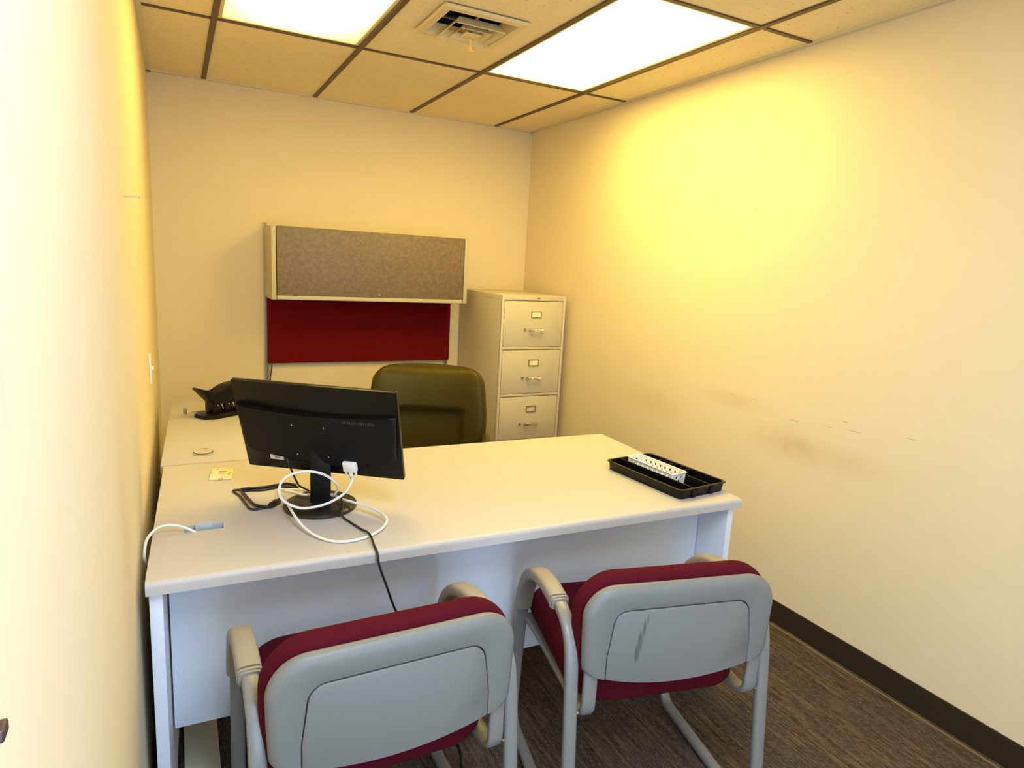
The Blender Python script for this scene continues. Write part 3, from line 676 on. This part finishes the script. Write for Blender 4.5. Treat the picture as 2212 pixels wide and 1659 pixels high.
# ------------------------------------------------------------------ executive chair behind the desk
t = thing('executive_chair', 'olive brown leather office chair behind the desk, turned toward the monitor', 'chair', (1.238, -1.225, 0), -.42)
def back_mesh():
    bm = B(); N, K = 56, 48
    def half(z):     # half width of the outline at height fraction s
        return z
    zb, ztp = .44, .968
    rc = .085
    def prof(s):
        z = zb+(ztp-zb)*s; hw = .296 - .022*max(0, (s-.5)/.5)**1.5 + .006*math.sin(PI*s)
        if z > ztp-rc: hw = hw - rc + math.sqrt(max(0, rc*rc-(z-(ztp-rc))**2))
        return hw
    fr = []; bk = []
    for j in range(K+1):
        s = math.sin(PI/2*j/K); z0 = zb+(ztp-zb)*s; hw = prof(s); rf = []; rb = []
        for i in range(N+1):
            a = -1+2*i/N; x = hw*a
            crown = -.012*(x/.28)**2*s**4
            z = z0 + crown
            edge = (1-abs(a)**7)**(1/3.2) if abs(a) < 1 else 0
            tedge = (1-s**12)**(1/2.4) if s < 1 else 0
            wing = .055*abs(a)**2.5
            lean = .075*(s-.2)
            rec = 1/(1+math.exp((abs(x)-.175)*160)) * 1/(1+math.exp((z0-.735)*130))
            rec2 = math.exp(-((z0-.738)/.014)**2)/(1+math.exp((abs(x)-.18)*160))
            th = .125*edge*tedge
            rf.append(Vector((x, lean - wing - th*.6 + .030*rec + .012*rec2, z))); rb.append(Vector((x, lean - wing*.8 + th*.4, z)))
        fr.append(rf); bk.append(rb)
    F = [[bm.verts.new(v) for v in r] for r in fr]; K_ = [[bm.verts.new(v) for v in r] for r in bk]
    for j in range(K):
        for i in range(N):
            bm.faces.new((F[j][i], F[j][i+1], F[j+1][i+1], F[j+1][i])); bm.faces.new((K_[j][i], K_[j+1][i], K_[j+1][i+1], K_[j][i+1]))
    for i in range(N): bm.faces.new((F[0][i], K_[0][i], K_[0][i+1], F[0][i+1]))
    bmesh.ops.remove_doubles(bm, verts=list(bm.verts), dist=.0006); bmesh.ops.recalc_face_normals(bm, faces=list(bm.faces))
    return bm, prof, zb, ztp
bm, prof, zb, ztp = back_mesh(); obj('backrest', bm, M_leather, t, ang=70)
P_ = []
for k in range(46):
    s = .05+.93*k/45; hw = prof(s)*.985; P_.append((hw, .075*(s-.2)-.055*min(1, (hw/.28))**2.5-.004*(1-s**8)+.002, zb+(ztp-zb)*s-.012*s**4))
for s in (-1, 1):
    bm = B(); add_tube(bm, [(s*x, y, z) for x, y, z in P_], .0045, seg=8); obj('piping', bm, M_leather, t)
bm = B(); add_prism(bm, rrect(-.26, .26, -.50, .0, .09, 6), .40, .51, bev=.04, seg=4); obj('seat', bm, M_leather, t)
for s in (-1, 1):
    bm = B(); add_tube(bm, smooth_path([(s*.29, -.05, .44), (s*.30, -.06, .60), (s*.30, -.12, .635), (s*.30, -.30, .64), (s*.30, -.36, .60), (s*.29, -.38, .44)], 6), .022, .016, ref=(1, 0, 0)); obj('armrest', bm, M_leather, t)
bm = B(); add_tube(bm, [(0, -.25, .40), (0, -.25, .09)], .03); add_lathe(bm, [(0, .07), (.05, .07), (.05, .12), (.03, .13)], 20, T(0, -.25, 0)); obj('gas_column', bm, M_black, t)
for k in range(5):
    a = 2*PI*k/5+.3; c, s = math.cos(a), math.sin(a)
    bm = B(); add_tube(bm, [(.03*c, -.25+.03*s, .10), (.15*c, -.25+.15*s, .095), (.29*c, -.25+.29*s, .075)], .018, .022, ref=(0, 0, 1)); lg = obj('base_leg', bm, M_black, t)
    bm = B(); add_tube(bm, [(.285*c-.02*s, -.25+.285*s+.02*c, .03), (.285*c+.02*s, -.25+.285*s-.02*c, .03)], .03, seg=18); add_tube(bm, [(.285*c, -.25+.285*s, .035), (.285*c, -.25+.285*s, .075)], .008); obj('caster', bm, M_black, lg)

# ------------------------------------------------------------------ guest chairs (local: x right, y towards the desk, back shell at y = 0)
def guest_chair(label, loc, rz):
    t = thing('guest_chair', label, 'chair', loc, rz, 'guest chairs in front of the desk')
    hx = .277
    side = [(-.022, .055), (.0, .28), (.018, .45), (.032, .545), (.052, .592), (.088, .619), (.14, .634), (.22, .640), (.29, .632), (.345, .612), (.395, .572), (.430, .510), (.450, .44), (.470, .29), (.486, .14), (.489, .07), (.478, .034), (.445, .0185), (.35, .0185), (.15, .0185), (.03, .0185), (-.008, .026)]
    for s in (-1, 1):
        bm = B(); add_tube(bm, smooth_path([(s*hx, y, z) for y, z in side], 5, True), .0175, .0125, ref=(1, 0, 0), seg=16, closed=True, sq=1.5); fr = obj('side_frame', bm, M_frame, t)
        bm = B(); add_tube(bm, [(s*hx-s*.022, .012, .400), (s*hx, .012, .400)], .004, seg=8); obj('bolt', bm, M_chrome, fr)
        bm = B(); add_tube(bm, [(s*hx, .448, .445), (s*(hx+.0195), .448, .445)], .003, seg=8); obj('bolt', bm, M_chrome, fr)
        arm = [(.150, .6355), (.22, .6405), (.29, .6325), (.345, .6125), (.395, .5725), (.430, .510), (.447, .455)]
        bm = B(); add_tube(bm, smooth_path([(s*hx, y, z) for y, z in arm], 6), .0255, .0185, ref=(1, 0, 0), seg=20, sq=1.8); a_ = obj('armrest', bm, M_arm, t, label='beige-grey plastic armrest cap')
        bm = B(); add_tube(bm, [(s*hx, .133, .6325), (s*hx, .148, .635)], .0235, .0165, ref=(1, 0, 0), seg=20, sq=1.8); add_tube(bm, [(s*hx, .140, .6335), (s*hx, .1455, .6347)], .0265, .0195, ref=(1, 0, 0), seg=20, sq=1.8); obj('collar', bm, M_arm, a_)
        jb = [(.006, .56), (.006, .46), (.008, .418), (.022, .396), (.05, .386), (.09, .384), (.25, .392), (.40, .402), (.46, .410)]
        bm = B(); P_ = [(s*.233, y, z) for y, z in jb[:6]] + [(s*.236, jb[6][0], jb[6][1]), (s*.244, jb[7][0], jb[7][1]), (s*.256, jb[8][0], jb[8][1])]
        add_tube(bm, smooth_path(P_, 6), .0185, .0095, ref=(1, 0, 0), seg=16, sq=1.6); obj('seat_bracket', bm, M_frame, t)
    # seat cushion
    bm = B(); add_pillow(bm, rrect(-.250, .250, .045, .530, (.08, .08, .10, .10), 10), .402, .464, .029)
    for v in bm.verts:
        v.co.z += (v.co.y-.3)*.06 + (.012*(1-(v.co.x/.25)**2) if v.co.z > .43 else -.008*(1-(v.co.x/.25)**2))
    obj('seat', bm, M_red, t, ang=80)
    # back cushion
    bm = B(); add_pillow(bm, rrect(-.272, .272, .486, .757, (.10, .10, .05, .05), 12), -.088, -.010, .034, 'XZ')
    for v in bm.verts:
        if v.co.z < .56: v.co.z -= .040*(1-(v.co.x/.272)**2)*min(1, (.56-v.co.z)/.09)
    obj('back_cushion', bm, M_red, t, ang=80)
    # shell: outer band lofted between two outlines in x,z, and the inset panel
    def arc_bot(x): return .521 - .046*(1-(x/.26)**2)
    xi, top_i, rt_, gp = .200, .680, .036, .0030
    O_ = [(-.2445, arc_bot(.2445)), (-.253, .5205), (-.2585, .528), (-.2610, .541), (-.264, .60)]
    for k in range(11): a = math.radians(180-90*k/10); O_.append((-.266+.080+.080*math.cos(a), .744-.078+.078*math.sin(a)))
    O_ += [(-x, z) for x, z in O_][::-1]
    I_ = [(-xi-gp*.6, arc_bot(xi)), (-xi-gp*.6, .56)]
    for k in range(9): a = math.radians(176-86*k/8); I_.append((-xi+.012+rt_+(rt_+gp)*math.cos(a), top_i-rt_+(rt_+gp)*math.sin(a)))
    I_ += [(-x, z) for x, z in I_][::-1]
    N = 90; Or, Ir = resample(O_, N), resample(I_, N)
    bm = B(); rows = []
    for (ox, oz), (ix, iz) in zip(Or, Ir):
        ln = math.hypot(ox-ix, oz-iz); ex, ez = (ix-ox)/ln, (iz-oz)/ln; row = []
        for dd, y in ((ln, .004), (ln, -.0095), (ln-.0008, -.0110), (ln-.003, -.0118), (.024, -.0118), (.016, -.0108), (.009, -.0080), (.004, -.0040), (.001, .0015), (0, .007), (.002, .012)):
            row.append(bm.verts.new((ox+ex*dd, y, oz+ez*dd)))
        rows.append(row)
    for A, Bq in zip(rows, rows[1:]):
        for k in range(len(A)-1): bm.faces.new((A[k], A[k+1], Bq[k+1], Bq[k]))
    bm.faces.new(rows[0]); bm.faces.new(rows[-1][::-1])
    bmesh.ops.recalc_face_normals(bm, faces=list(bm.faces)); obj('back_shell', bm, M_shell, t, ang=60)
    ip = [(-xi+2*xi*k/24, arc_bot(-xi+2*xi*k/24)) for k in range(25)] + [(xi, .56)]
    rr = []
    for k in range(9): a = math.radians(4+86*k/8); rr.append((xi-.012-rt_+rt_*math.cos(a), top_i-rt_+rt_*math.sin(a)))
    ip = ip + rr + [(-x, z) for x, z in rr][::-1] + [(-xi, .56)]
    bm = B(); add_prism(bm, ip, -.010, .0112, bev=.0022, seg=3, plane='XZ', both=False); obj('shell_panel', bm, M_shell, t, ang=50)
    return t
def dup(root, label, loc, rz):
    r = root.copy(); COL.objects.link(r); r.location = loc; r.rotation_euler = (0, 0, rz); r['label'] = label
    for ch in list(root.children):
        c = ch.copy(); COL.objects.link(c); c.parent = r
        for g in ch.children:
            d = g.copy(); COL.objects.link(d); d.parent = c
    return r
c1 = guest_chair('burgundy guest chair with plain grey back, nearer the left wall', (.491, -3.142, 0), .013)
c2 = dup(c1, 'burgundy guest chair with a black scuff on its grey back, nearer the right wall', (1.211, -3.182, 0), -.208)
for ch in c2.children:
    if ch.name.startswith('shell_panel'):
        ch.material_slots[0].link = 'OBJECT'; ch.material_slots[0].material = M_scuff; ch['label'] = 'inset back panel with a black scuff mark'
